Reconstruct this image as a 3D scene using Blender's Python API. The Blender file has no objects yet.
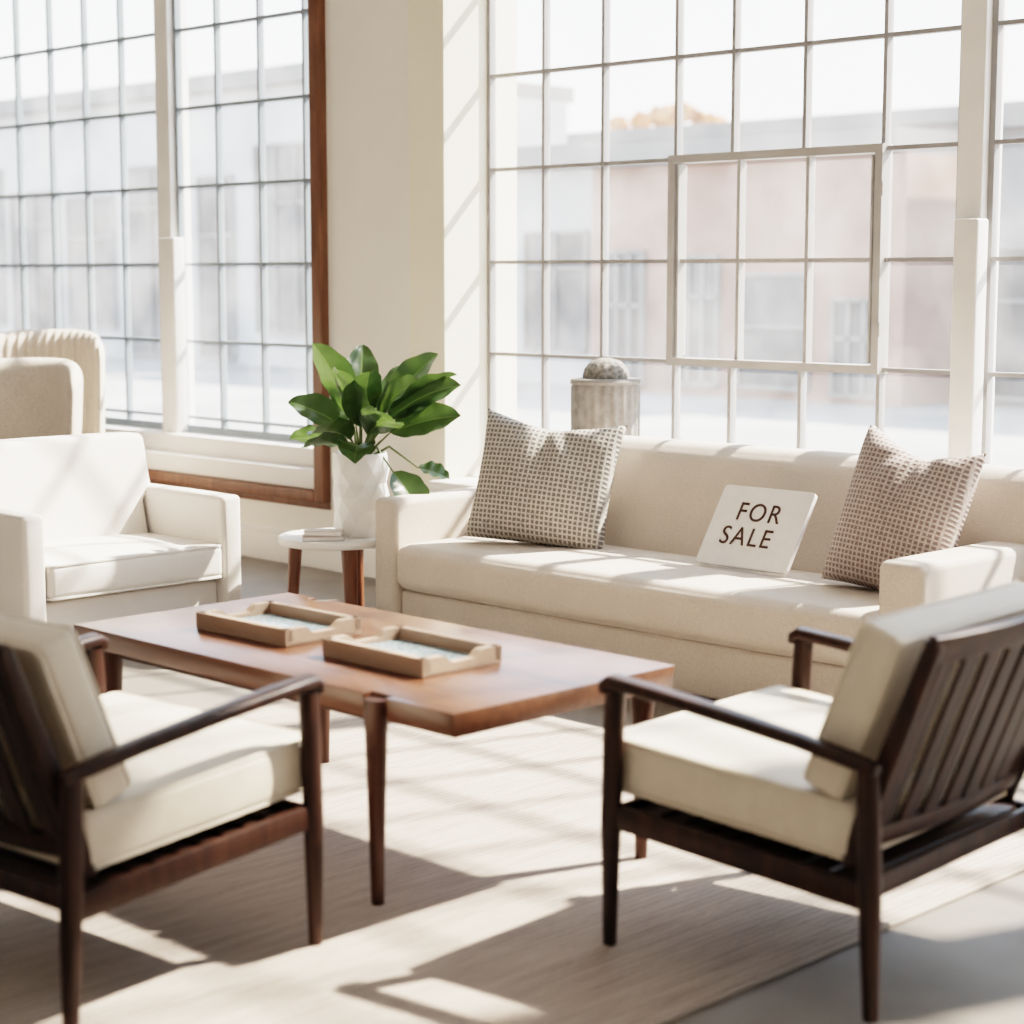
import bpy, bmesh, math, random
from mathutils import Vector, Matrix, Euler
random.seed(7)
S = bpy.context.scene
COL = S.collection

# ------------------------------------------------------------ materials
def new_mat(name):
    m = bpy.data.materials.new(name); m.use_nodes = True
    nt = m.node_tree
    return m, nt, nt.nodes["Principled BSDF"]

def fabric(name, c1, c2, scale=220, bump=0.25, rough=0.9, coord='Object', sheen=0.15):
    m, nt, b = new_mat(name)
    N, L = nt.nodes, nt.links
    tc = N.new('ShaderNodeTexCoord')
    n = N.new('ShaderNodeTexNoise'); n.inputs['Scale'].default_value = scale; n.inputs['Detail'].default_value = 4
    n2 = N.new('ShaderNodeTexNoise'); n2.inputs['Scale'].default_value = 6
    r = N.new('ShaderNodeValToRGB')
    r.color_ramp.elements[0].color = (*c1, 1); r.color_ramp.elements[1].color = (*c2, 1)
    r.color_ramp.elements[0].position = .35; r.color_ramp.elements[1].position = .65
    ad = N.new('ShaderNodeMath'); ad.operation = 'MULTIPLY_ADD'; ad.inputs[1].default_value = .8
    hl = N.new('ShaderNodeMath'); hl.operation = 'MULTIPLY'; hl.inputs[1].default_value = .2
    L.new(tc.outputs[coord], n.inputs['Vector']); L.new(tc.outputs[coord], n2.inputs['Vector'])
    L.new(n2.outputs['Fac'], hl.inputs[0]); L.new(n.outputs['Fac'], ad.inputs[0]); L.new(hl.outputs[0], ad.inputs[2])
    L.new(ad.outputs[0], r.inputs['Fac']); L.new(r.outputs['Color'], b.inputs['Base Color'])
    bp = N.new('ShaderNodeBump'); bp.inputs['Strength'].default_value = bump; bp.inputs['Distance'].default_value = .003
    L.new(n.outputs['Fac'], bp.inputs['Height']); L.new(bp.outputs['Normal'], b.inputs['Normal'])
    b.inputs['Roughness'].default_value = rough
    b.inputs['Sheen Weight'].default_value = sheen
    return m

def wood(name, dark, light, rough=0.35, scale=(2, 26, 26), coat=0.2, spec=.5):
    m, nt, b = new_mat(name)
    N, L = nt.nodes, nt.links
    tc = N.new('ShaderNodeTexCoord'); mp = N.new('ShaderNodeMapping'); mp.inputs['Scale'].default_value = scale
    n = N.new('ShaderNodeTexNoise'); n.inputs['Scale'].default_value = 1.6; n.inputs['Detail'].default_value = 6; n.inputs['Distortion'].default_value = .7
    r = N.new('ShaderNodeValToRGB'); r.color_ramp.elements[0].position = .3; r.color_ramp.elements[1].position = .7
    r.color_ramp.elements[0].color = (*dark, 1); r.color_ramp.elements[1].color = (*light, 1)
    L.new(tc.outputs['Object'], mp.inputs['Vector']); L.new(mp.outputs[0], n.inputs['Vector'])
    L.new(n.outputs['Fac'], r.inputs['Fac']); L.new(r.outputs['Color'], b.inputs['Base Color'])
    b.inputs['Roughness'].default_value = rough
    b.inputs['Specular IOR Level'].default_value = spec
    b.inputs['Coat Weight'].default_value = coat; b.inputs['Coat Roughness'].default_value = .2
    return m

def plain(name, c, rough=.6, metal=0, noise=0.0, nscale=8):
    m, nt, b = new_mat(name)
    N, L = nt.nodes, nt.links
    n = N.new('ShaderNodeTexNoise'); n.inputs['Scale'].default_value = nscale; n.inputs['Detail'].default_value = 5
    tc = N.new('ShaderNodeTexCoord'); L.new(tc.outputs['Object'], n.inputs['Vector'])
    r = N.new('ShaderNodeValToRGB')
    r.color_ramp.elements[0].color = (*[x * (1 - noise) for x in c], 1)
    r.color_ramp.elements[1].color = (*[min(1, x * (1 + noise)) for x in c], 1)
    r.color_ramp.elements[0].position = .3; r.color_ramp.elements[1].position = .7
    L.new(n.outputs['Fac'], r.inputs['Fac']); L.new(r.outputs['Color'], b.inputs['Base Color'])
    b.inputs['Roughness'].default_value = rough; b.inputs['Metallic'].default_value = metal
    return m

def checked(name, c_light, c_dark, cell=.012):
    m, nt, b = new_mat(name)
    N, L = nt.nodes, nt.links
    tc = N.new('ShaderNodeTexCoord'); sp = N.new('ShaderNodeSeparateXYZ')
    L.new(tc.outputs['Object'], sp.inputs[0])
    outs = []
    for ax in ('X', 'Z'):
        mu = N.new('ShaderNodeMath'); mu.operation = 'MULTIPLY'; mu.inputs[1].default_value = math.pi / cell
        si = N.new('ShaderNodeMath'); si.operation = 'SINE'
        L.new(sp.outputs[ax], mu.inputs[0]); L.new(mu.outputs[0], si.inputs[0]); outs.append(si)
    pr = N.new('ShaderNodeMath'); pr.operation = 'MAXIMUM'
    L.new(outs[0].outputs[0], pr.inputs[0]); L.new(outs[1].outputs[0], pr.inputs[1])
    r = N.new('ShaderNodeValToRGB'); r.color_ramp.elements[0].position = 0; r.color_ramp.elements[1].position = 1
    r.color_ramp.elements[0].color = (*c_dark, 1); r.color_ramp.elements[1].color = (*c_light, 1)
    ns = N.new('ShaderNodeTexNoise'); ns.inputs['Scale'].default_value = 90
    L.new(tc.outputs['Object'], ns.inputs['Vector'])
    a = N.new('ShaderNodeMath'); a.operation = 'MULTIPLY_ADD'; a.inputs[1].default_value = 1.7; a.inputs[2].default_value = -.85
    L.new(ns.outputs['Fac'], a.inputs[0])
    s = N.new('ShaderNodeMath'); s.operation = 'ADD'
    L.new(pr.outputs[0], s.inputs[0]); L.new(a.outputs[0], s.inputs[1])
    L.new(s.outputs[0], r.inputs['Fac']); L.new(r.outputs['Color'], b.inputs['Base Color'])
    bp = N.new('ShaderNodeBump'); bp.inputs['Strength'].default_value = .3; bp.inputs['Distance'].default_value = .003
    L.new(s.outputs[0], bp.inputs['Height']); L.new(bp.outputs['Normal'], b.inputs['Normal'])
    b.inputs['Roughness'].default_value = .95
    return m

M_sofa = fabric('sofa_fabric', (.61, .525, .45), (.74, .66, .58), 240, .45)
M_white = fabric('white_upholstery', (.75, .70, .65), (.83, .785, .73), 200, .25)
M_cream = fabric('cream_leather', (.655, .575, .465), (.70, .62, .505), 24, .10, rough=.5, sheen=.05)
M_wing = fabric('oat_fabric', (.59, .51, .435), (.76, .68, .59), 120, .7)
M_dark = wood('dark_walnut', (.018, .008, .0055), (.046, .019, .012), .4, (20, 20, 3), 0, .33)
M_table = wood('walnut_top', (.105, .045, .026), (.165, .070, .038), .32, (1.4, 20, 20), .3)
M_tleg = wood('walnut_leg', (.045, .018, .011), (.085, .033, .019), .4, (20, 20, 3), 0, .4)
M_side = wood('side_table_wood', (.12, .045, .025), (.20, .078, .042), .4, (20, 20, 3))
M_tray = wood('tray_wood', (.345, .235, .175), (.42, .30, .225), .6, (2, 14, 14), 0)
M_frame = wood('window_wood', (.13, .056, .030), (.21, .095, .053), .45, (14, 14, 2))
M_check = checked('check_weave', (.60, .56, .505), (.185, .17, .155), .0096)
M_check2 = checked('check_weave_brown', (.54, .465, .425), (.225, .172, .158), .0086)
M_wall = plain('wall_paint', (.87, .825, .75), .85, 0, .02, 3)
M_wallshade = plain('pillar_shade_tint', (.88, .81, .67), .85, 0, .02, 3)  # yellower wall tone: the pillar face's shade is put into its colour
M_ceil = plain('ceiling_paint', (.87, .84, .80), .9)
M_steel = plain('painted_steel', (.33, .32, .315), .5, 0, .06, 9)
M_sash = plain('sash_steel', (.44, .42, .40), .5, 0, .06, 9)
M_trim = plain('white_trim', (.85, .82, .78), .5, 0, .03, 5)
M_brush = plain('sign_board', (.93, .90, .87), .4, 0, .03, 20)
M_ink = plain('brown_ink', (.07, .03, .02), .6)
M_stone = plain('concrete_drum', (.31, .29, .27), .9, 0, .22, 25)

def leafmat(name, c1, c2):
    m, nt, b = new_mat(name)
    N, L = nt.nodes, nt.links
    n = N.new('ShaderNodeTexNoise'); n.inputs['Scale'].default_value = 9
    tc = N.new('ShaderNodeTexCoord'); L.new(tc.outputs['Object'], n.inputs['Vector'])
    r = N.new('ShaderNodeValToRGB'); r.color_ramp.elements[0].position = .35; r.color_ramp.elements[1].position = .65
    r.color_ramp.elements[0].color = (*c1, 1); r.color_ramp.elements[1].color = (*c2, 1)
    L.new(n.outputs['Fac'], r.inputs['Fac']); L.new(r.outputs['Color'], b.inputs['Base Color'])
    b.inputs['Roughness'].default_value = .34
    tr = N.new('ShaderNodeBsdfTranslucent'); tr.inputs['Color'].default_value = (.17, .28, .07, 1)
    mx = N.new('ShaderNodeMixShader'); mx.inputs[0].default_value = .17
    out = N['Material Output']
    L.new(b.outputs[0], mx.inputs[1]); L.new(tr.outputs[0], mx.inputs[2]); L.new(mx.outputs[0], out.inputs['Surface'])
    return m
M_leaf = leafmat('leaf', (.022, .046, .020), (.052, .098, .038))
M_vein = leafmat('leaf_vein', (.12, .18, .07), (.15, .21, .09))
M_stem = plain('stem', (.10, .14, .05), .6)
M_soil = plain('soil', (.05, .035, .025), .95, 0, .3, 60)
M_pot = plain('pot_ceramic', (.89, .865, .84), .45, 0, .03, 12)

def tealmat():
    m, nt, b = new_mat('tray_inlay')
    N, L = nt.nodes, nt.links
    tc = N.new('ShaderNodeTexCoord')
    v = N.new('ShaderNodeTexVoronoi'); v.inputs['Scale'].default_value = 40; v.feature = 'DISTANCE_TO_EDGE'
    L.new(tc.outputs['Object'], v.inputs['Vector'])
    r = N.new('ShaderNodeValToRGB'); r.color_ramp.elements[0].position = .05; r.color_ramp.elements[1].position = .2
    r.color_ramp.elements[0].color = (.40, .48, .51, 1); r.color_ramp.elements[1].color = (.20, .31, .36, 1)
    L.new(v.outputs['Distance'], r.inputs['Fac']); L.new(r.outputs['Color'], b.inputs['Base Color'])
    b.inputs['Roughness'].default_value = .2
    return m
M_teal = tealmat()

def glassmat():
    m = bpy.data.materials.new('hazy_glass'); m.use_nodes = True
    nt = m.node_tree; N, L = nt.nodes, nt.links
    N.remove(N['Principled BSDF']); out = N['Material Output']
    t = N.new('ShaderNodeBsdfTransparent'); t.inputs['Color'].default_value = (.97, .98, .98, 1)
    tl = N.new('ShaderNodeBsdfTranslucent'); tl.inputs['Color'].default_value = (1, .98, .96, 1)  # patchy glowing haze mixed into the panes to wash out the view
    gl = N.new('ShaderNodeBsdfGlossy'); gl.inputs['Roughness'].default_value = .05
    tc = N.new('ShaderNodeTexCoord'); n = N.new('ShaderNodeTexNoise'); n.inputs['Scale'].default_value = 2.6; n.inputs['Detail'].default_value = 10
    L.new(tc.outputs['Object'], n.inputs['Vector'])
    mr = N.new('ShaderNodeMapRange'); mr.inputs[1].default_value = .35; mr.inputs[2].default_value = .68
    mr.inputs[3].default_value = .025; mr.inputs[4].default_value = .115
    L.new(n.outputs['Fac'], mr.inputs[0])
    m1 = N.new('ShaderNodeMixShader'); m2 = N.new('ShaderNodeMixShader'); m2.inputs[0].default_value = .04
    L.new(mr.outputs[0], m1.inputs[0]); L.new(t.outputs[0], m1.inputs[1]); L.new(tl.outputs[0], m1.inputs[2])
    L.new(m1.outputs[0], m2.inputs[1]); L.new(gl.outputs[0], m2.inputs[2]); L.new(m2.outputs[0], out.inputs['Surface'])
    return m
M_glass = glassmat()

def rugmat():
    m, nt, b = new_mat('woven_rug')
    N, L = nt.nodes, nt.links
    tc = N.new('ShaderNodeTexCoord')
    w = N.new('ShaderNodeTexWave'); w.bands_direction = 'X'; w.inputs['Scale'].default_value = 14; w.inputs['Distortion'].default_value = 1.6; w.inputs['Detail Scale'].default_value = 3
    w2 = N.new('ShaderNodeTexWave'); w2.bands_direction = 'Y'; w2.inputs['Scale'].default_value = 40; w2.inputs['Distortion'].default_value = 1
    n = N.new('ShaderNodeTexNoise'); n.inputs['Scale'].default_value = 1.0; n.inputs['Detail'].default_value = 8
    mp = N.new('ShaderNodeMapping'); mp.inputs['Scale'].default_value = (40, 4, 1)
    L.new(tc.outputs['Object'], mp.inputs[0]); L.new(mp.outputs[0], n.inputs['Vector'])
    L.new(tc.outputs['Object'], w.inputs['Vector']); L.new(tc.outputs['Object'], w2.inputs['Vector'])
    r = N.new('ShaderNodeValToRGB'); r.color_ramp.elements[0].position = .2; r.color_ramp.elements[1].position = .8
    r.color_ramp.elements[0].color = (.31, .25, .21, 1); r.color_ramp.elements[1].color = (.59, .515, .45, 1)
    a = N.new('ShaderNodeMath'); a.operation = 'MULTIPLY_ADD'; a.inputs[1].default_value = .3
    h = N.new('ShaderNodeMath'); h.operation = 'MULTIPLY'; h.inputs[1].default_value = .7
    L.new(n.outputs['Fac'], h.inputs[0]); L.new(w.outputs['Fac'], a.inputs[0]); L.new(h.outputs[0], a.inputs[2])
    L.new(a.outputs[0], r.inputs['Fac']); L.new(r.outputs['Color'], b.inputs['Base Color'])
    ad = N.new('ShaderNodeMath'); ad.operation = 'ADD'
    L.new(w.outputs['Fac'], ad.inputs[0]); L.new(w2.outputs['Fac'], ad.inputs[1])
    bp = N.new('ShaderNodeBump'); bp.inputs['Strength'].default_value = .45; bp.inputs['Distance'].default_value = .004
    L.new(ad.outputs[0], bp.inputs['Height']); L.new(bp.outputs['Normal'], b.inputs['Normal'])
    b.inputs['Roughness'].default_value = .95
    return m
M_rug = rugmat()
M_floor = plain('concrete_floor', (.225, .20, .175), .55, 0, .22, 2.2)

# ------------------------------------------------------------ geometry helpers
def axis_pts(h, r, n, m):
    r = min(r, h * .999)
    if r <= 0: r = h * .01
    e = [h - r + r * k / n for k in range(n, 0, -1)]
    inner = [(-(h - r) + 2 * (h - r) * k / m) for k in range(m + 1)]
    return [-v for v in e] + inner + list(reversed(e))

def rbox(bm, c, half, r, n=3, m=1, puff=(0, 0, 0), rot=None, fn=None):
    hx, hy, hz = half; r = min(r, hx * .98, hy * .98, hz * .98)
    A = [axis_pts(h, r, n, m) for h in half]
    vd = {}
    def tf(p):
        key = tuple(round(v, 6) for v in p)
        if key in vd: return vd[key]
        q = Vector([max(-(h - r), min(h - r, v)) for v, h in zip(p, half)])
        d = Vector(p) - q
        if d.length > 1e-9: q2 = q + d.normalized() * r
        else: q2 = q
        u = [p[i] / half[i] for i in range(3)]
        for i in range(3):
            if puff[i]:
                j, k = (i + 1) % 3, (i + 2) % 3
                q2[i] += puff[i] * u[i] * (1 - u[j] ** 2) * (1 - u[k] ** 2)
        if fn: q2 = fn(q2)
        if rot: q2 = rot @ q2
        v = bm.verts.new(q2 + Vector(c)); vd[key] = v
        return v
    for i in range(3):
        j, k = (i + 1) % 3, (i + 2) % 3
        for s in (-1, 1):
            for a in range(len(A[j]) - 1):
                for b in range(len(A[k]) - 1):
                    qs = []
                    for (aa, bb) in ((a, b), (a + 1, b), (a + 1, b + 1), (a, b + 1)):
                        p = [0, 0, 0]; p[i] = s * half[i]; p[j] = A[j][aa]; p[k] = A[k][bb]
                        qs.append(tf(p))
                    if s < 0: qs.reverse()
                    if len(set(qs)) == 4:
                        try: bm.faces.new(qs)
                        except ValueError: pass

def piping(bm, c, half, r, rot, axis, rad=.0045):
    """welted seam loops round the two broad faces of a cushion (normal = axis)"""
    j, k = [i for i in range(3) if i != axis]
    for s in (-1, 1):
        path = []
        cr = r * 1.1
        a, b = half[j] - r * .25, half[k] - r * .25
        for (sj, sk, a0) in ((1, 1, 0), (-1, 1, 90), (-1, -1, 180), (1, -1, 270)):
            for q in range(6):
                t = math.radians(a0 + 18 * q)
                p = [0, 0, 0]
                p[j] = sj * (a - cr) + cr * math.cos(t); p[k] = sk * (b - cr) + cr * math.sin(t); p[axis] = s * (half[axis] - r * .25)
                path.append(rot @ Vector(p) + Vector(c))
        nrm = rot @ Vector([1 if i == axis else 0 for i in range(3)])
        rings = []
        n = len(path)
        for i in range(n):
            t = (path[(i + 1) % n] - path[i - 1]).normalized(); b_ = t.cross(nrm).normalized()
            rings.append([bm.verts.new(path[i] + nrm * rad * math.cos(2 * math.pi * q / 6) + b_ * rad * math.sin(2 * math.pi * q / 6)) for q in range(6)])
        for i in range(n):
            A, B = rings[i], rings[(i + 1) % n]
            for q in range(6): bm.faces.new((A[q], A[(q + 1) % 6], B[(q + 1) % 6], B[q]))

def box(bm, lo, hi, r=0.0):
    c = [(a + b) / 2 for a, b in zip(lo, hi)]; h = [(b - a) / 2 for a, b in zip(lo, hi)]
    if r > 0: rbox(bm, c, h, r, 2, 1); return
    vs = [bm.verts.new((c[0] + sx * h[0], c[1] + sy * h[1], c[2] + sz * h[2])) for sx in (-1, 1) for sy in (-1, 1) for sz in (-1, 1)]
    for f in ((0, 1, 3, 2), (4, 6, 7, 5), (0, 4, 5, 1), (2, 3, 7, 6), (0, 2, 6, 4), (1, 5, 7, 3)):
        bm.faces.new([vs[i] for i in f])

def sweep(bm, pts, sizes, side=(1, 0, 0), seg=14, e=2.0):
    pts = [Vector(p) for p in pts]; rings = []
    for i, p in enumerate(pts):
        t = (pts[min(i + 1, len(pts) - 1)] - pts[max(i - 1, 0)]).normalized()
        s = Vector(side); s = (s - t * s.dot(t)).normalized(); b = t.cross(s)
        ring = []
        for k in range(seg):
            a = 2 * math.pi * k / seg
            ca, sa = math.cos(a), math.sin(a)
            x = math.copysign(abs(ca) ** (2 / e), ca) * sizes[i][0]; y = math.copysign(abs(sa) ** (2 / e), sa) * sizes[i][1]
            ring.append(bm.verts.new(p + s * x + b * y))
        rings.append(ring)
    for i in range(len(rings) - 1):
        for k in range(seg):
            bm.faces.new((rings[i][k], rings[i][(k + 1) % seg], rings[i + 1][(k + 1) % seg], rings[i + 1][k]))
    bm.faces.new(list(reversed(rings[0]))); bm.faces.new(rings[-1])

def lathe(bm, prof, seg=32, c=(0, 0), ripple=0, nr=0):
    rings = []
    for (r, z) in prof:
        ring = []
        for k in range(seg):
            a = 2 * math.pi * k / seg
            rr = r * (1 + ripple * math.cos(nr * a)) if nr else r
            ring.append(bm.verts.new((c[0] + rr * math.cos(a), c[1] + rr * math.sin(a), z)))
        rings.append(ring)
    for i in range(len(rings) - 1):
        for k in range(seg):
            bm.faces.new((rings[i][k], rings[i][(k + 1) % seg], rings[i + 1][(k + 1) % seg], rings[i + 1][k]))
    bm.faces.new(list(reversed(rings[0]))); bm.faces.new(rings[-1])

def finish(name, bm, mats, parent=None, loc=(0, 0, 0), rot=(0, 0, 0), sharp=38, **props):
    bmesh.ops.recalc_face_normals(bm, faces=bm.faces[:])
    for f in bm.faces: f.smooth = True
    for e in bm.edges:
        if len(e.link_faces) == 2 and e.calc_face_angle(0) > math.radians(sharp): e.smooth = False
    me = bpy.data.meshes.new(name); bm.to_mesh(me); bm.free()
    if not isinstance(mats, (list, tuple)): mats = [mats]
    for m in mats: me.materials.append(m)
    o = bpy.data.objects.new(name, me); COL.objects.link(o)
    o.location = loc; o.rotation_euler = rot
    if parent: o.parent = parent
    for k, v in props.items(): o[k] = v
    return o

def empty(name, loc, rotz=0, **props):
    o = bpy.data.objects.new(name, None); COL.objects.link(o)
    o.empty_display_size = .1
    o.location = loc; o.rotation_euler = (0, 0, rotz)
    for k, v in props.items(): o[k] = v
    return o

def copy_tree(src, loc, rotz, **props):
    n = src.copy(); COL.objects.link(n); n.location = loc; n.rotation_euler = (0, 0, rotz)
    for k, v in props.items(): n[k] = v
    for c in src.children:
        cc = c.copy(); COL.objects.link(cc); cc.parent = n
    return n

NB = bmesh.new
I3 = Matrix.Identity(3)
# ------------------------------------------------------------ room
WY = 6.15      # wall inner face
GY = 6.42      # glazing plane
TOP = 4.9
bm = NB(); box(bm, (-15, -3, -.1), (3.5, 6.9, 0)); finish('floor', bm, M_floor, kind='structure')
bm = NB(); box(bm, (-15, -3, 5.2), (3.5, 6.9, 5.35)); finish('ceiling', bm, M_ceil, kind='structure')
bm = NB(); box(bm, (3.5, -3, 0), (3.7, 6.6, 5.2)); finish('wall_right', bm, M_wall, kind='structure')
bm = NB(); box(bm, (-15.2, -3, 0), (-15, 6.6, 5.2)); finish('wall_left', bm, M_wall, kind='structure')
bm = NB(); box(bm, (-15, -3.2, 0), (3.5, -3, 5.2)); finish('wall_front', bm, M_wall, kind='structure')
bm = NB()
box(bm, (-15, WY, 0), (3.5, 6.6, .50))
box(bm, (-15, WY, TOP), (3.5, 6.6, 5.2))
box(bm, (-15, WY, .5), (-11.9, 6.6, TOP))
box(bm, (-7.50, WY, .5), (-6.80, 6.6, TOP))
box(bm, (-1.2, WY, .5), (-.95, 6.6, TOP))
box(bm, (1.6, WY, .5), (3.5, 6.6, TOP))
finish('wall_back', bm, M_wall, kind='structure')
bm = NB(); box(bm, (-6.81, WY - .03, 0), (-6.567, 6.6, TOP + .3)); finish('trim_1', bm, M_wallshade, kind='structure')
bm = NB(); box(bm, (-6.56, 6.02, .0), (-1.2, WY, .50)); box(bm, (-6.56, 6.005, .50), (-1.2, 6.39, .54), .006)
finish('trim_2', bm, M_trim, kind='structure')
bm = NB(); box(bm, (-15, WY - .025, 0), (-6.83, WY, .14), .006); box(bm, (-15, WY - .012, .14), (-6.83, WY, .18), .004)
finish('baseboard_back', bm, M_trim, kind='structure')
bm = NB()
box(bm, (-7.535, WY - .05, .345), (-7.455, 6.40, TOP), .008)
box(bm, (-11.95, WY - .05, .345), (-7.535, 6.20, .405), .008)
box(bm, (-11.95, WY - .012, .31), (-7.455, WY, .345), .004)
finish('trim_3', bm, M_frame, kind='structure')
bm = NB()
box(bm, (-11.9, WY - .02, .407), (-7.54, 6.39, .508), .008)
box(bm, (-11.9, WY + .08, .50), (-7.54, 6.388, .605), .008)
finish('trim_4', bm, M_trim, kind='structure')

ZR = [.69 + .435 * k for k in range(0, 10)]
def window(name, xs, z0, z1, vent=None, mat=M_steel):
    bm = NB(); t = .0085
    x0, x1 = xs[0], xs[-1]
    for i, x in enumerate(xs):
        w = .02 if i in (0, len(xs) - 1) else t
        if vent and vent[0] - .01 < x < vent[1] + .01:
            box(bm, (x - w, GY - .02, z0), (x + w, GY + .02, vent[2])); box(bm, (x - w, GY - .02, vent[3]), (x + w, GY + .02, z1))
        else:
            box(bm, (x - w, GY - .02, z0), (x + w, GY + .02, z1))
    for z in [z0 + .02] + ZR + [z1 - .02]:
        if z > z1: continue
        w = .024 if z in (z0 + .02, z1 - .02) else t
        if vent and vent[2] - .01 < z < vent[3] + .01:
            box(bm, (x0, GY - .018, z - w), (vent[0], GY + .018, z + w)); box(bm, (vent[1], GY - .018, z - w), (x1, GY + .018, z + w))
        else:
            box(bm, (x0, GY - .018, z - w), (x1, GY + .018, z + w))
    o = finish(name, bm, mat, kind='structure')
    if vent:
        a, b, c, d = vent; f = .017
        bm = NB()
        box(bm, (a - f, GY - .05, c - f), (b + f, GY + .022, c + f)); box(bm, (a - f, GY - .05, d - f), (b + f, GY + .022, d + f))
        box(bm, (a - f, GY - .05, c + f), (a + f, GY + .022, d - f)); box(bm, (b - f, GY - .05, c + f), (b + f, GY + .022, d - f))
        f2 = .010
        box(bm, (a + f + .012, GY - .042, c + f + .008), (a + f + .012 + f2, GY + .012, d - f - .008)); box(bm, (b - f - .012 - f2, GY - .042, c + f + .008), (b - f - .012, GY + .012, d - f - .008))
        for q in (1, 2):
            x = a + (b - a) * q / 3; box(bm, (x - t, GY - .03, c + f), (x + t, GY + .01, d - f))
        zm = (c + d) / 2; box(bm, (a + f, GY - .028, zm - t), (b - f, GY + .008, zm + t))
        for zz in (c + .16, d - .16):
            box(bm, (b + f * .2, GY - .07, zz - .028), (b + f + .018, GY - .051, zz + .028))
        finish('sash', bm, M_sash, parent=o, label='hinged ventilator sash')
    bm = NB()
    v = [bm.verts.new(p) for p in ((x0, GY + .004, z0), (x1, GY + .004, z0), (x1, GY + .004, z1), (x0, GY + .004, z1))]
    bm.faces.new(v)
    finish('glass', bm, M_glass, parent=o)
    return o
P = .3695
xs1 = [-6.567 + P * k for k in range(8)]; xs1[3] = -5.40; xs1[6] = -4.335
M_steel2 = plain('grey_steel', (.26, .30, .33), .5, 0, .06, 9)
window('window_1', xs1, .54, TOP, vent=(xs1[3], xs1[6], ZR[1], ZR[3]))
window('window_2', [-3.86 + P * k * 1.02 for k in range(8)], .54, TOP)
window('window_3', [-7.56 - .385 * k for k in range(5)][::-1], .60, TOP, mat=M_steel2)
window('window_4', [-9.27 - .385 * k for k in range(7)][::-1] , .60, TOP, mat=M_steel2)
window('window_5', [-.95 + P * k for k in range(7)] + [1.6], .54, TOP)
bm = NB()
box(bm, (-3.975, GY - .06, .54), (-3.865, GY + .08, TOP), .006); box(bm, (-3.94, GY - .13, .54), (-3.835, GY - .05, 1.71), .01)
finish('trim_5', bm, M_trim, kind='structure')
bm = NB()
box(bm, (-9.235, GY - .06, .6), (-9.105, GY + .08, TOP), .006); box(bm, (-9.14, GY - .13, .6), (-8.99, GY - .05, 1.71), .01)
finish('trim_6', bm, M_trim, kind='structure')

# ------------------------------------------------------------ rug
bm = NB(); rbox(bm, (0, 0, .006), (1.47, 1.52, .006), .005, 2, 1)
finish('rug', bm, M_rug, loc=(-3.85, 3.04, 0), label='pale beige flat-woven rug with fine ribbed stripes on concrete floor', category='rug')
RZ = .0125

# ------------------------------------------------------------ sofa
so = empty('sofa', (-4.53, 5.0, 0), 0, label='long cream upholstered sofa with one bench cushion below the gridded window', category='sofa')
bm = NB(); rbox(bm, (0, .44, .14), (1.15, .40, .098), .02, 3, 1); finish('base', bm, M_sofa, so)
bm = NB(); rbox(bm, (0, .31, .335), (1.148, .315, .094), .055, 6, 12, puff=(0, .012, .012)); finish('seat_cushion', bm, M_sofa, so)
for s in (-1, 1):
    hw_ = .068 if s < 0 else .085
    bm = NB(); rbox(bm, (s * (1.147 + hw_), .485, .322), (hw_, .475, .285), .03, 4, 3); finish('armrest', bm, M_sofa, so)
bm = NB()
rbox(bm, (.10, .745, .56), (1.29, .100, .28), .075, 6, 12, puff=(0, .01, .006), fn=lambda q: Vector((q.x, q.y + q.z * .30, q.z)))
finish('backrest', bm, M_sofa, so)
for sx in (-1.1, 1.1):
    for y in (.1, .76):
        bm = NB(); box(bm, (sx - .035, y - .035, 0), (sx + .035, y + .035, .045), .004); finish('foot', bm, M_dark, so)

# ------------------------------------------------------------ pillows
def pillow(loc, W, H, T, yaw, lean, roll, mat, label, dip=.12, skew=0):
    bm = NB(); n = 44
    vs = {}
    for side in (-1, 1):
        for i in range(n + 1):
            for j in range(n + 1):
                u = -1 + 2 * i / n; v = -1 + 2 * j / n
                edge = i in (0, n) or j in (0, n)
                if edge and side == 1: vs[(1, i, j)] = vs[(-1, i, j)]; continue
                x = u * (1 - .08 * (1 - v * v)) * W / 2
                uu = u - skew
                if v > 0: z = (v - dip * v ** 2 * max(0, 1 - abs(uu) ** 1.4)) * H / 2
                else: z = v * (1 - .05 * (1 - u * u) * abs(v)) * H / 2
                e1 = max(0, (1 - u ** 2) * (1 - v ** 2))
                t = T / 2 * e1 ** .38
                if v > -.3: t *= 1 - .5 * math.exp(-(uu / .2) ** 2) * ((v + .3) / 1.3) ** 1.5
                an = math.atan2(uu, 1.15 - v)
                rr = math.hypot(uu, 1.15 - v)
                t += .012 * math.sin(an * 9 + side) * math.exp(-(rr - .5) ** 2 * 3) * e1 ** .5
                vs[(side, i, j)] = bm.verts.new((x, side * t, z))
    for side in (-1, 1):
        for i in range(n):
            for j in range(n):
                bm.faces.new([vs[(side, i, j)], vs[(side, i + 1, j)], vs[(side, i + 1, j + 1)], vs[(side, i, j + 1)]])
    e = Matrix.Rotation(yaw, 4, 'Z') @ Matrix.Rotation(-lean, 4, 'X') @ Matrix.Rotation(roll, 4, 'Y')
    o = finish('throw_pillow', bm, mat, loc=loc, label=label, category='pillow', sharp=80)
    o.rotation_euler = e.to_euler()
    return o
pillow((-5.225, 5.41, .685), .60, .53, .25, math.radians(24), math.radians(16), math.radians(5), M_check,
       'black and cream checked throw pillow propped against sofa back', .22)
pillow((-3.585, 5.46, .69), .455, .56, .27, math.radians(6), math.radians(19), math.radians(8), M_check2,
       'brown and cream houndstooth throw pillow propped beside sofa armrest', .28, .1)

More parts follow.
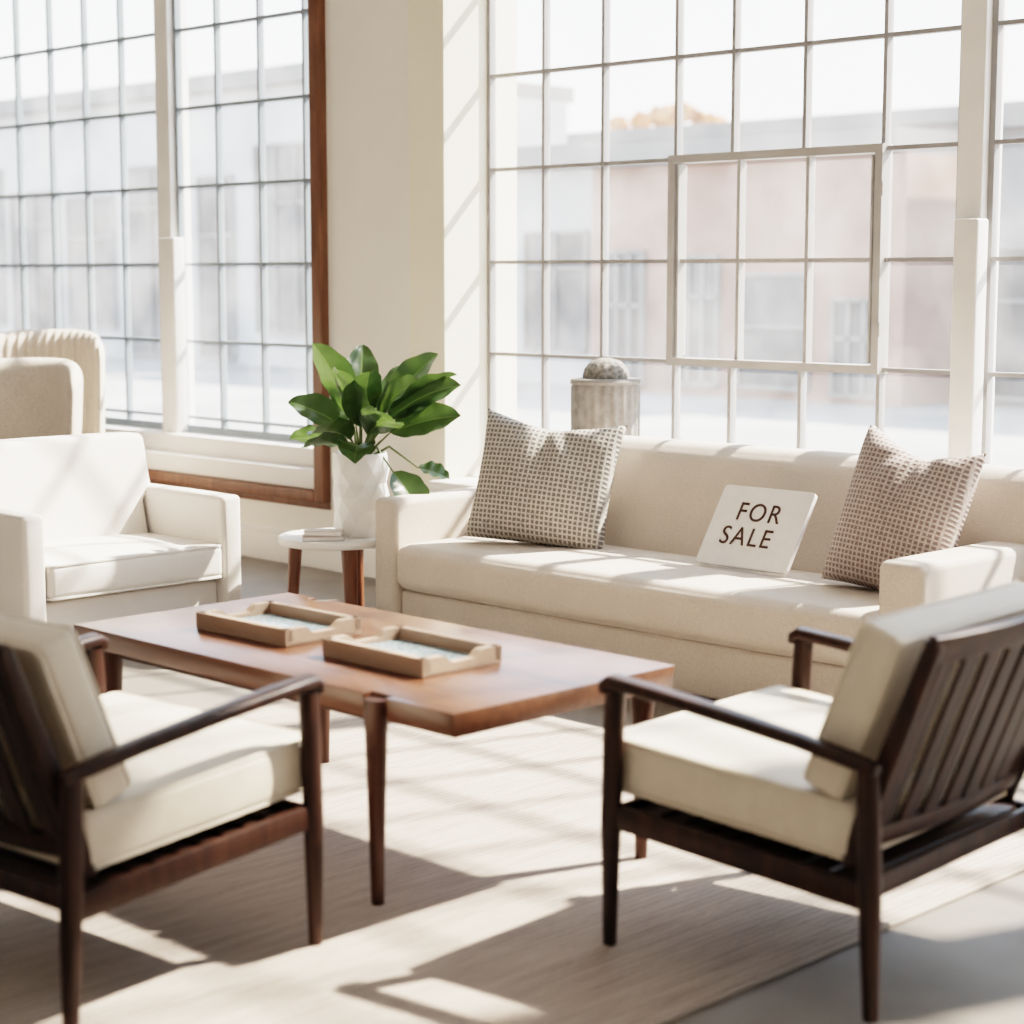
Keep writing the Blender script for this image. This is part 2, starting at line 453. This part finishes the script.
# ------------------------------------------------------------ sign
sg = empty('for_sale_sign', (-4.21, 5.375, .442), 0, label='white board reading FOR SALE propped on the sofa seat', category='sign')
al = math.radians(33)
bm = NB()
hw, hh, cr, th = .205, .162, .016, .009
out = []
for (cx, cz, a0) in ((hw - cr, hh - cr, 0), (-hw + cr, hh - cr, 90), (-hw + cr, -hh + cr, 180), (hw - cr, -hh + cr, 270)):
    for k in range(7):
        a = math.radians(a0 + 15 * k); out.append((cx + cr * math.cos(a), cz + cr * math.sin(a) + hh))
f1 = [bm.verts.new((x, -th, z)) for x, z in out]; f2 = [bm.verts.new((x, th, z)) for x, z in out]
bm.faces.new(f1); bm.faces.new(list(reversed(f2)))
for i in range(len(out)): bm.faces.new((f1[i], f1[(i + 1) % len(out)], f2[(i + 1) % len(out)], f2[i]))
finish('board', bm, M_brush, sg, rot=(-al, 0, 0), loc=(0, 0, .008))
for txt, zz, nm in (('FOR', .185, 'lettering'), ('SALE', .085, 'lettering')):
    cu = bpy.data.curves.new('t', 'FONT'); cu.body = txt; cu.size = .105; cu.align_x = 'CENTER'; cu.extrude = .0015; cu.space_character = 1.18; cu.offset = -.0002
    to = bpy.data.objects.new('t', cu); COL.objects.link(to)
    dg = bpy.context.evaluated_depsgraph_get()
    me = bpy.data.meshes.new_from_object(to.evaluated_get(dg)); bpy.data.objects.remove(to)
    me.materials.clear(); me.materials.append(M_ink)
    o = bpy.data.objects.new(nm, me); COL.objects.link(o); o.parent = sg
    R = Matrix.Rotation(-al, 4, 'X')
    o.matrix_local = Matrix.Translation((0, 0, .008)) @ R @ Matrix.Translation((-.004 if txt == 'FOR' else -.022, -th - .001, zz)) @ Matrix.Rotation(math.pi / 2, 4, 'X') @ Matrix.Diagonal((.92, 1, 1, 1))
    o['label'] = 'dark brown painted word ' + txt

# ------------------------------------------------------------ coffee table
TZ = .52
ct = empty('coffee_table', (-3.835, 3.25, RZ), 0, label='low rectangular walnut coffee table with tapered round legs on rug', category='coffee table')
bm = NB()
X, Y = .785, .385; lx = .51; nw = .040; nd = .030
outl = [(-X, -Y), (lx - nw, -Y), (lx - nw, -Y + nd), (lx + nw, -Y + nd), (lx + nw, -Y), (X, -Y), (X, Y), (-lx + nw - .1, Y), (-lx + nw - .1, Y - nd), (-lx - nw - .1, Y - nd), (-lx - nw - .1, Y), (-X, Y)]
zt, zb = TZ - RZ, TZ - RZ - .058
T1 = [bm.verts.new((x, y, zt)) for x, y in outl]
B1_ = [bm.verts.new((x * .996 if abs(x) > .7 else x, y * .985, zb)) for x, y in outl]
bm.faces.new(T1); bm.faces.new(list(reversed(B1_)))
for i in range(len(outl)): bm.faces.new((T1[i], B1_[i], B1_[(i + 1) % len(outl)], T1[(i + 1) % len(outl)]))
bmesh.ops.recalc_face_normals(bm, faces=bm.faces[:])
bmesh.ops.bevel(bm, geom=bm.edges[:], offset=.0025, segments=2, profile=.5, affect='EDGES')
finish('tabletop', bm, M_table, ct)
bm = NB()
box(bm, (-.62, -.34, TZ - RZ - .080), (.49, -.31, TZ - RZ - .057)); box(bm, (-.59, .28, TZ - RZ - .080), (.70, .31, TZ - RZ - .057))
finish('apron', bm, M_tleg, ct)
for (x, y) in ((.51, -.378), (-.66, -.34), (.715, .34), (-.61, .378)):
    bm = NB(); h = TZ - RZ - .058
    if abs(y) > .36: h = TZ - RZ - .010
    sweep(bm, [(x, y, 0), (x, y, h * .5), (x, y, h - .08), (x, y, h - .05), (x, y, h)], [(.015, .015), (.021, .021), (.026, .026), (.031, .026), (.033, .022)], seg=20, e=2.3)
    finish('leg', bm, M_tleg, ct)

def tray(cx, cy, rz, lab):
    e = empty('serving_tray', (cx, cy, TZ), rz, label=lab, category='tray', group='wooden trays on the coffee table')
    hx, hy, h, t = .197, .133, .048, .026
    bm = NB()
    box(bm, (-hx, -hy, 0), (hx, hy, .012), .003)
    for s in (-1, 1):
        yy = s * (hy - t / 2); box(bm, (-hx, yy - t / 2, .01), (hx, yy + t / 2, h), .003)
    for s in (-1, 1):
        xx = s * (hx - t / 2); prof = []
        for k in range(25):
            y = -hy + 2 * hy * k / 24
            q = min(1, max(0, (abs(y) - .035) / .03)); q = q * q * (3 - 2 * q)
            prof.append((y, .028 + (h - .028) * q))
        A = [bm.verts.new((xx - t / 2, y, z)) for y, z in prof]; B = [bm.verts.new((xx + t / 2, y, z)) for y, z in prof]
        A0 = [bm.verts.new((xx - t / 2, y, .005)) for y, z in prof]; B0_ = [bm.verts.new((xx + t / 2, y, .005)) for y, z in prof]
        for k in range(24):
            bm.faces.new((A[k], A[k + 1], B[k + 1], B[k])); bm.faces.new((A0[k], A0[k + 1], A[k + 1], A[k])); bm.faces.new((B0_[k], B[k], B[k + 1], B0_[k + 1]))
            bm.faces.new((A0[k], B0_[k], B0_[k + 1], A0[k + 1]))
    finish('tray_body', bm, M_tray, e)
    bm = NB(); box(bm, (-hx + t + .001, -hy + t + .001, .012), (hx - t - .001, hy - t - .001, .017))
    finish('inlay', bm, M_teal, e, label='blue and white patterned tray base')
tray(-4.12, 3.205, math.radians(1), 'wooden tray with pale patterned base on the coffee table')
tray(-3.570, 3.205, math.radians(-1), 'wooden tray with teal patterned base on the coffee table')

# ------------------------------------------------------------ lounge chairs
ch = empty('lounge_chair', (-2.439, 3.457, RZ), math.radians(93.6), label='dark walnut lounge chair with slatted back, facing the table end', category='armchair', group='matching walnut lounge chairs')
XW = .378; CW = .352
for s in (-1, 1):
    bm = NB()
    sweep(bm, [(s * XW, .335, 0), (s * XW, .333, .28), (s * XW, .327, .50), (s * XW, .322, .582)], [(.013, .015), (.018, .024), (.018, .025), (.019, .024)], seg=16, e=2.6)
    finish('leg', bm, M_dark, ch)
    bm = NB()
    sweep(bm, [(s * XW, -.335, 0), (s * XW, -.325, .28), (s * XW, -.32, .42), (s * XW, -.315, .512)], [(.014, .016), (.019, .025), (.018, .024), (.017, .022)], seg=16, e=2.6)
    finish('leg', bm, M_dark, ch)
    bm = NB()
    sweep(bm, [(s * XW, .349, .575), (s * XW, .346, .592), (s * XW, .332, .601), (s * XW, .22, .591), (s * (XW + .002), .05, .573), (s * (XW + .002), -.15, .548), (s * XW, -.28, .526), (s * XW, -.340, .516)],
          [(.020, .012), (.024, .014), (.027, .015), (.029, .015), (.027, .015), (.024, .015), (.021, .015), (.017, .012)], seg=16, e=3.4)
    finish('armrest', bm, M_dark, ch)
bm = NB()
for s in (-1, 1):
    sweep(bm, [(s * (XW - .002), .33, .298), (s * (XW - .002), -.33, .25)], [(.012, .029), (.012, .029)], seg=12, e=5)
sweep(bm, [(-XW, .31, .30), (XW, .31, .30)], [(.010, .026), (.010, .026)], side=(0, 1, 0), seg=12, e=5)
sweep(bm, [(-XW, -.30, .255), (XW, -.30, .255)], [(.010, .024), (.010, .024)], side=(0, 1, 0), seg=12, e=5)
for k in range(9):
    y = .245 - .062 * k
    sweep(bm, [(-XW + .01, y, .306 - (.31 - y) * .07), (XW - .01, y, .306 - (.31 - y) * .07)], [(.024, .008), (.024, .008)], side=(0, 1, 0), seg=8, e=5)
rbox(bm, (0, .005, .285), (XW - .012, .295, .003), .002, 1, 1, rot=Matrix.Rotation(math.radians(4), 3, 'X'))  # added solid panel under the slats, blocks sun spots through their gaps
finish('seat_frame', bm, M_dark, ch)
B0 = Vector((0, -.262, .325)); B1 = Vector((0, -.435, .778))
bd = (B1 - B0)
bm = NB()
for s in (-1, 1):
    sweep(bm, [B0 + Vector((s * .338, 0, 0)) - bd * .06, B0 + Vector((s * .338, 0, 0)) + bd * .5, B1 + Vector((s * .338, 0, 0))], [(.014, .021), (.015, .023), (.013, .018)], seg=12, e=4)
def railpts(base, bow, n=10):
    return [base + Vector((-.35 + .70 * k / n, -bow * (1 - (2 * k / n - 1) ** 2), 0)) for k in range(n + 1)]
r1 = railpts(B1 - bd * .03, .035); r0 = railpts(B0 + bd * .07, .035)
nrm = bd.normalized()
sweep(bm, r1, [(.032, .012)] * 11, side=nrm, seg=12, e=4)
sweep(bm, r0, [(.026, .012)] * 11, side=nrm, seg=12, e=4)
for k in range(8):
    f = (k + .5) / 8; x = -.325 + .65 * f; bow = -.035 * (1 - (x / .35) ** 2)
    sweep(bm, [B0 + bd * .08 + Vector((x, bow, 0)), B1 - bd * .05 + Vector((x, bow, 0))], [(.0315, .006), (.0315, .006)], side=(1, 0, 0), seg=8, e=5)
finish('backrest_frame', bm, M_dark, ch)
ang = math.atan2(.173, .453)
bm = NB(); R = Matrix.Rotation(math.radians(4), 3, 'X')
rbox(bm, (0, .055, .387), (CW, .325, .060), .018, 4, 10, puff=(.006, .008, .014), rot=R)
piping(bm, (0, .055, .387), (CW, .325, .060), .018, R, 2, .0055)
finish('seat_cushion', bm, M_cream, ch)
bm = NB(); R = Matrix.Rotation(ang, 3, 'X')
rbox(bm, (0, -.250, .610), (CW - .006, .050, .190), .022, 4, 10, puff=(.005, .010, .004), rot=R)
piping(bm, (0, -.250, .610), (CW - .006, .050, .190), .020, R, 1, .0055)
finish('back_cushion', bm, M_cream, ch)
ch2 = copy_tree(ch, (-3.562, 2.226, RZ), math.radians(5), label='dark walnut lounge chair with slatted back, facing the sofa')

# ------------------------------------------------------------ white armchair
ac = empty('club_armchair', (-6.36, 4.255, 0), 0, label='boxy white upholstered armchair beside the round side table', category='armchair')
HWY = .515
bm = NB(); rbox(bm, (-.415, 0, .14), (.37, HWY - .10, .098), .015, 3, 1); finish('base', bm, M_white, ac)
bm = NB(); rbox(bm, (-.31, 0, .322), (.315, HWY - .103, .070), .028, 5, 10, puff=(.012, 0, .022)); piping(bm, (-.31, 0, .322), (.317, HWY - .102, .070), .024, I3, 2, .006); finish('seat_cushion', bm, M_white, ac)
for s in (-1, 1):
    bm = NB(); rbox(bm, (-.39, s * (HWY - .05), .315), (.385, .05, .275), .022, 4, 4, puff=(.006, 0, .004)); finish('armrest', bm, M_white, ac)
bm = NB(); rbox(bm, (-.63, 0, .53), (.08, HWY - .06, .285), .026, 4, 8, puff=(.014, 0, .004), fn=lambda q: Vector((q.x - q.z * .24, q.y * (1 if q.z > .06 else .89), q.z)))
finish('backrest', bm, M_white, ac)
for sx in (-.06, -.70):
    for y in (-.4, .4):
        bm = NB(); sweep(bm, [(sx, y, 0), (sx, y, .05)], [(.018, .018), (.024, .024)]); finish('foot', bm, M_dark, ac)

# ------------------------------------------------------------ far wing chairs
def wing(loc, rz, h, ribbed, lab):
    e = empty('wingback_chair', loc, rz, label=lab, category='armchair')
    m = M_wing
    bm = NB(); rbox(bm, (0, 0, .27), (.36, .36, .12), .03, 3, 2); finish('base', bm, m, e)
    bm = NB(); rbox(bm, (0, .03, .44), (.29, .33, .07), .04, 4, 6, puff=(0, .01, .02)); finish('seat_cushion', bm, m, e)
    for s in (-1, 1):
        bm = NB(); rbox(bm, (s * .34, .0, .44), (.06, .36, .18), .055, 4, 3); finish('armrest', bm, m, e)
    bm = NB()
    def fn(q):
        ax = abs(q.x) / .38
        y = q.y - q.z * .14 + .30 * ax ** 2.6
        z = q.z - .07 * ax ** 4 * (1 if q.z > 0 else 0)
        if ribbed: y += .008 * math.sin(q.x * 130)
        return Vector((q.x * (1 - .05 * q.z), y, z))
    hh = (h - .36) / 2
    rbox(bm, (0, -.30, .36 + hh), (.38, .085, hh), .08, 6, 60 if ribbed else 16, fn=fn); finish('backrest', bm, m, e)
    for sx in (-.3, .3):
        for y in (-.3, .3):
            bm = NB(); sweep(bm, [(sx, y, 0), (sx, y, .16)], [(.016, .016), (.025, .025)]); finish('leg', bm, M_dark, e)
wing((-8.43, 4.87, 0), math.radians(-150), 1.08, False, 'oatmeal upholstered high-backed chair behind the white armchair')
wing((-9.10, 5.44, 0), math.radians(-140), 1.20, True, 'channel-tufted cream chair next to the window')

# ------------------------------------------------------------ side table, pot, books
ZS = .425
st = empty('side_table', (-6.065, 5.03, 0), 0, label='small round white-topped side table with walnut legs', category='side table')
bm = NB(); lathe(bm, [(.225, ZS - .034), (.237, ZS - .03), (.24, ZS - .022), (.24, ZS - .006), (.237, ZS - .001), (.23, ZS)], 48); finish('tabletop', bm, M_trim, st)
for a in (225, -22, 112):
    a = math.radians(a); c, s = math.cos(a), math.sin(a)
    bm = NB(); sweep(bm, [(c * .195, s * .195, 0), (c * .17, s * .17, ZS - .033)], [(.022, .020), (.032, .028)], side=(-s, c, 0), seg=14, e=3)
    finish('leg', bm, M_side, st)
pp = empty('potted_plant', (-5.995, 5.105, ZS), 0, label='glossy green leafy plant in faceted white pot on side table', category='potted plant')
bm = NB(); rings = []; nseg = 11
rows = [(.108, 0), (.116, .055), (.109, .11), (.119, .165), (.111, .22), (.121, .275), (.115, .345)]
for i, (r, z) in enumerate(rows):
    rings.append([bm.verts.new((r * math.cos(2 * math.pi * (k + .5 * (i % 2)) / nseg), r * math.sin(2 * math.pi * (k + .5 * (i % 2)) / nseg), z)) for k in range(nseg)])
for i in range(len(rows) - 1):
    A, B = rings[i], rings[i + 1]
    for k in range(nseg):
        k1 = (k + 1) % nseg
        if i % 2 == 0:
            bm.faces.new((A[k], A[k1], B[k])); bm.faces.new((A[k1], B[k1], B[k]))
        else:
            bm.faces.new((A[k], B[k1], B[k])); bm.faces.new((A[k], A[k1], B[k1]))
inner = [bm.verts.new((v.co.x * .92, v.co.y * .92, .345)) for v in rings[-1]]; inner2 = [bm.verts.new((v.co.x * .9, v.co.y * .9, .30)) for v in rings[-1]]
for k in range(nseg):
    k1 = (k + 1) % nseg
    bm.faces.new((rings[-1][k], rings[-1][k1], inner[k1], inner[k])); bm.faces.new((inner[k], inner[k1], inner2[k1], inner2[k]))
bm.faces.new(inner2); bm.faces.new(list(reversed(rings[0])))
finish('pot', bm, M_pot, pp, sharp=4, label='white pot with geometric facets')
bm = NB(); lathe(bm, [(.094, .302), (.094, .312)], 20); finish('soil', bm, M_soil, pp)
bs, bl = NB(), NB()
def leaf(bm, base, az, el, Ln, W, curl, tw):
    n = 18; side = Vector((-math.sin(az), math.cos(az), 0))
    p = Vector(base); rows = []; e = el
    for i in range(n + 1):
        t = i / n
        d = Vector((math.cos(az) * math.cos(e), math.sin(az) * math.cos(e), math.sin(e)))
        up = d.cross(side)
        if up.z < 0: up = -up
        if t < .5: w = W * (1 - ((.5 - t) / .5) ** 2.2) ** .75
        else: w = W * (1 - ((t - .5) / .5) ** 2.0) ** .85
        w = w + .002
        s2 = side * math.cos(tw) + up * math.sin(tw)
        u2 = d.cross(s2)
        if u2.z < 0: u2 = -u2
        row = []
        for q in (-1, -.66, -.33, -.045, .045, .33, .66, 1):
            wave = .005 * math.sin(t * 22 + (1 if q > 0 else 0)) * abs(q)
            row.append(bm.verts.new(p + s2 * (w * q) + u2 * (w * .32 * abs(q) ** 1.1 + wave)))
        rows.append(row)
        p = p + d * (Ln / n); e -= curl / n
    for i in range(n):
        for k in range(7):
            f = bm.faces.new((rows[i][k], rows[i][k + 1], rows[i + 1][k + 1], rows[i + 1][k]))
            if k == 3: f.material_index = 1
right = math.radians(45)
for (rel, el, Ln, W, curl, h, outr, tw) in (
    (-4, 42, .34, .074, .6, .48, .12, .9), (12, 56, .34, .076, .3, .50, .10, -1.0), (-35, 58, .33, .086, .5, .43, .07, .8), (-75, 68, .31, .088, .6, .45, .04, .3),
    (-110, 66, .31, .086, .5, .46, .04, -.4), (200, 74, .35, .080, .4, .49, .04, .8), (178, 40, .28, .074, .5, .43, .05, -.8), (168, 14, .25, .064, .4, .38, .06, .7),
    (90, 74, .33, .07, .5, .50, .03, .2), (40, 54, .33, .07, .5, .50, .10, .4), (-60, 34, .28, .088, .7, .42, .07, -.5),
    (-125, 30, .27, .080, .8, .40, .06, .4), (-12, 22, .31, .074, .3, .43, .13, 1.0), (-90, 10, .22, .076, .9, .38, .08, 0), (215, 18, .22, .066, .6, .37, .06, .5),
    (-28, -46, .23, .078, .3, .27, .16, .5), (0, -12, .14, .05, .3, .28, .24, .5), (2, 34, .31, .070, .2, .52, .13, -.5)):
    az = right + math.radians(rel)
    base = (math.cos(az) * outr, math.sin(az) * outr, h)
    mid = (math.cos(az) * outr * .5, math.sin(az) * outr * .5, max(h * .85, .37))
    sweep(bs, [(math.cos(az) * .015, math.sin(az) * .015, .31), mid, base], [(.007, .007), (.006, .006), (.003, .003)], side=(math.sin(az), -math.cos(az), 0), seg=6)
    leaf(bl, base, az, math.radians(el), Ln, W, curl, tw)
finish('stems', bs, M_stem, pp); finish('leaves', bl, [M_leaf, M_vein], pp, sharp=180)
for k, (c, w, dd, rz) in enumerate((((.42, .34, .29), .085, .046, .10), ((.66, .58, .52), .078, .042, -.03))):
    e = empty('book', (-5.985, 4.895, ZS + k * .021), math.radians(45) + rz, label='small pale-covered book stacked on side table', category='book', group='small books on the side table')
    bm = NB(); box(bm, (-w, -dd, 0), (w, dd, .003)); box(bm, (-w, -dd, .0175), (w, dd, .0205)); box(bm, (-w, dd - .003, 0), (w, dd, .0205))
    finish('cover', bm, plain('book_cover', c, .6), e)
    bm = NB(); box(bm, (-w + .004, -dd + .004, .003), (w - .004, dd - .003, .0175)); finish('pages', bm, M_brush, e)

# ------------------------------------------------------------ drum on the sill
dr = empty('drum_vase', (-5.595, 6.175, .54), 0, label='weathered grey ribbed drum with domed lid standing on window ledge', category='vase')
bm = NB(); lathe(bm, [(.145, 0), (.15, .02), (.15, .47), (.145, .49)], 160, ripple=.022, nr=22); finish('body', bm, M_stone, dr)
bm = NB(); lathe(bm, [(.155, .488), (.157, .50), (.15, .51), (.06, .515)], 48); finish('rim', bm, M_stone, dr)
bm = NB(); lathe(bm, [(.098, .512), (.100, .525), (.092, .555), (.066, .585), (.02, .60)], 84, ripple=.03, nr=14); finish('knob', bm, plain('speckled_knob', (.28, .265, .24), .9, 0, .5, 70), dr)

# ------------------------------------------------------------ outdoors
M_street = plain('asphalt', (.30, .29, .28), .9, 0, .25, .4)
M_b1 = plain('brick_pink', (.36, .235, .19), .9, 0, .25, .7)
M_b2 = plain('stucco_grey', (.27, .27, .275), .9, 0, .15, .6)
M_b3 = plain('stucco_white', (.48, .475, .47), .9, 0, .15, .6)
M_b4 = plain('concrete_blue', (.32, .36, .40), .9, 0, .15, .6)
M_win = plain('dim_window', (.13, .125, .125), .3, 0, .7, .6)
M_wf = plain('frame_grey', (.28, .27, .255), .8)
M_roof = plain('roof_edge', (.24, .23, .22), .8)
bm = NB(); box(bm, (-110, 6.9, -.3), (60, 90, -.12)); finish('street', bm, M_street, label='pale sunlit asphalt yard outside the windows', category='ground')
def building(x0, x1, y, h, m, nwin, lab, wz=(1.0, 2.6)):
    e = empty('building', ((x0 + x1) / 2, y, -.119), 0, label=lab, category='building')
    w = (x1 - x0) / 2
    bm = NB(); box(bm, (-w, 0, 0), (w, 6, h)); finish('walls', bm, m, e)
    bm = NB(); box(bm, (-w, -.25, h), (w, 6.2, h + .3)); finish('roof', bm, M_roof, e)
    rr = random.Random(int(abs(x0) * 10))
    for k in range(nwin):
        cx = -w + (k + .5) * 2 * w / nwin; ww = w / nwin * rr.uniform(.4, .9)
        z0 = wz[0] if rr.random() > .4 else 0.1; z1 = wz[1] + rr.uniform(-.5, .4)
        bm = NB(); box(bm, (cx - ww, -.04, z0), (cx + ww, .02, z1))
        finish('window', bm, M_win, e)
        bm = NB()
        nq = rr.choice((1, 2, 3))
        for q in range(nq + 1):
            xx = cx - ww + 2 * ww * q / nq; box(bm, (xx - .025, -.08, z0), (xx + .025, 0, z1))
        for zz in (z0, z0 + (z1 - z0) * rr.uniform(.5, .8), z1): box(bm, (cx - ww, -.08, zz - .025), (cx + ww, 0, zz + .025))
        finish('window_frame', bm, M_wf, e)
building(-18.4, -13.2, 20, 3.1, M_b1, 4, 'low pink brick building across the yard', (.15, 1.6))
building(-12.8, 2, 21, 3.4, M_b2, 8, 'low grey stucco building across the yard', (.15, 2.0))
building(-24.8, -18.8, 20.5, 3.2, M_b3, 4, 'white stucco building with gridded windows', (.5, 2.2))
building(-34, -12, 31, 4.4, M_b2, 10, 'long grey warehouse behind the brick building', (2.2, 3.8))
building(-40, -25.5, 21, 4.9, M_b3, 7, 'tall white stucco building across the yard', (.6, 3.6))
building(-70, -40.5, 21.5, 4.6, M_b4, 14, 'long grey building with large windows', (.6, 3.2))
tr = empty('tree', (-33.4, 39.5, -.11), 0, label='orange autumn tree behind the rooflines', category='tree')
bm = NB(); sweep(bm, [(0, 0, 0), (0, 0, 1), (.1, 0, 2.8), (0, .1, 5.2)], [(.22, .22), (.2, .2), (.16, .16), (.08, .08)]); finish('trunk', bm, M_tleg, tr)
bm = NB()
for k in range(44):
    c = Vector((random.uniform(-1.5, 1.3), random.uniform(-1, 1), random.uniform(4.6, 5.85)))
    g = bmesh.ops.create_icosphere(bm, subdivisions=2, radius=random.uniform(.16, .36), matrix=Matrix.Translation(c))
    for v in g['verts']: v.co += Vector([random.uniform(-.12, .12) for _ in range(3)])
finish('foliage', bm, plain('autumn_leaves', (.50, .22, .08), .9, 0, .35, 3), tr)

# ------------------------------------------------------------ light
w = bpy.data.worlds.new('World'); S.world = w; w.use_nodes = True
bg = w.node_tree.nodes['Background']
N, L = w.node_tree.nodes, w.node_tree.links
tc = N.new('ShaderNodeTexCoord'); sp = N.new('ShaderNodeSeparateXYZ'); rp = N.new('ShaderNodeValToRGB')
rp.color_ramp.elements[0].position = .06; rp.color_ramp.elements[1].position = .26
rp.color_ramp.elements[0].color = (1, .985, .965, 1); rp.color_ramp.elements[1].color = (.66, .81, 1, 1)
L.new(tc.outputs['Generated'], sp.inputs[0]); L.new(sp.outputs['Z'], rp.inputs['Fac']); L.new(rp.outputs['Color'], bg.inputs['Color'])
bg.inputs['Strength'].default_value = 2.5
ld = bpy.data.lights.new('sun', 'SUN'); ld.energy = 12.5; ld.angle = math.radians(1.3); ld.color = (1, .885, .755)
lo = bpy.data.objects.new('sun', ld); COL.objects.link(lo)
lo.rotation_euler = Vector((.36, 1.0, 1.02)).to_track_quat('Z', 'Y').to_euler()

cam = bpy.data.cameras.new('camera'); co = bpy.data.objects.new('camera', cam); COL.objects.link(co)
co.location = (0, 0, 1.5); co.rotation_euler = (math.radians(90 - 7.11), 0, math.radians(45))
cam.sensor_width = 36; cam.lens = 66.8; cam.clip_end = 300
cam.dof.use_dof = True; cam.dof.focus_distance = 6.9; cam.dof.aperture_fstop = 2.2
S.camera = co
S.view_settings.view_transform = 'Filmic'
S.view_settings.look = 'High Contrast'
S.view_settings.exposure = .76
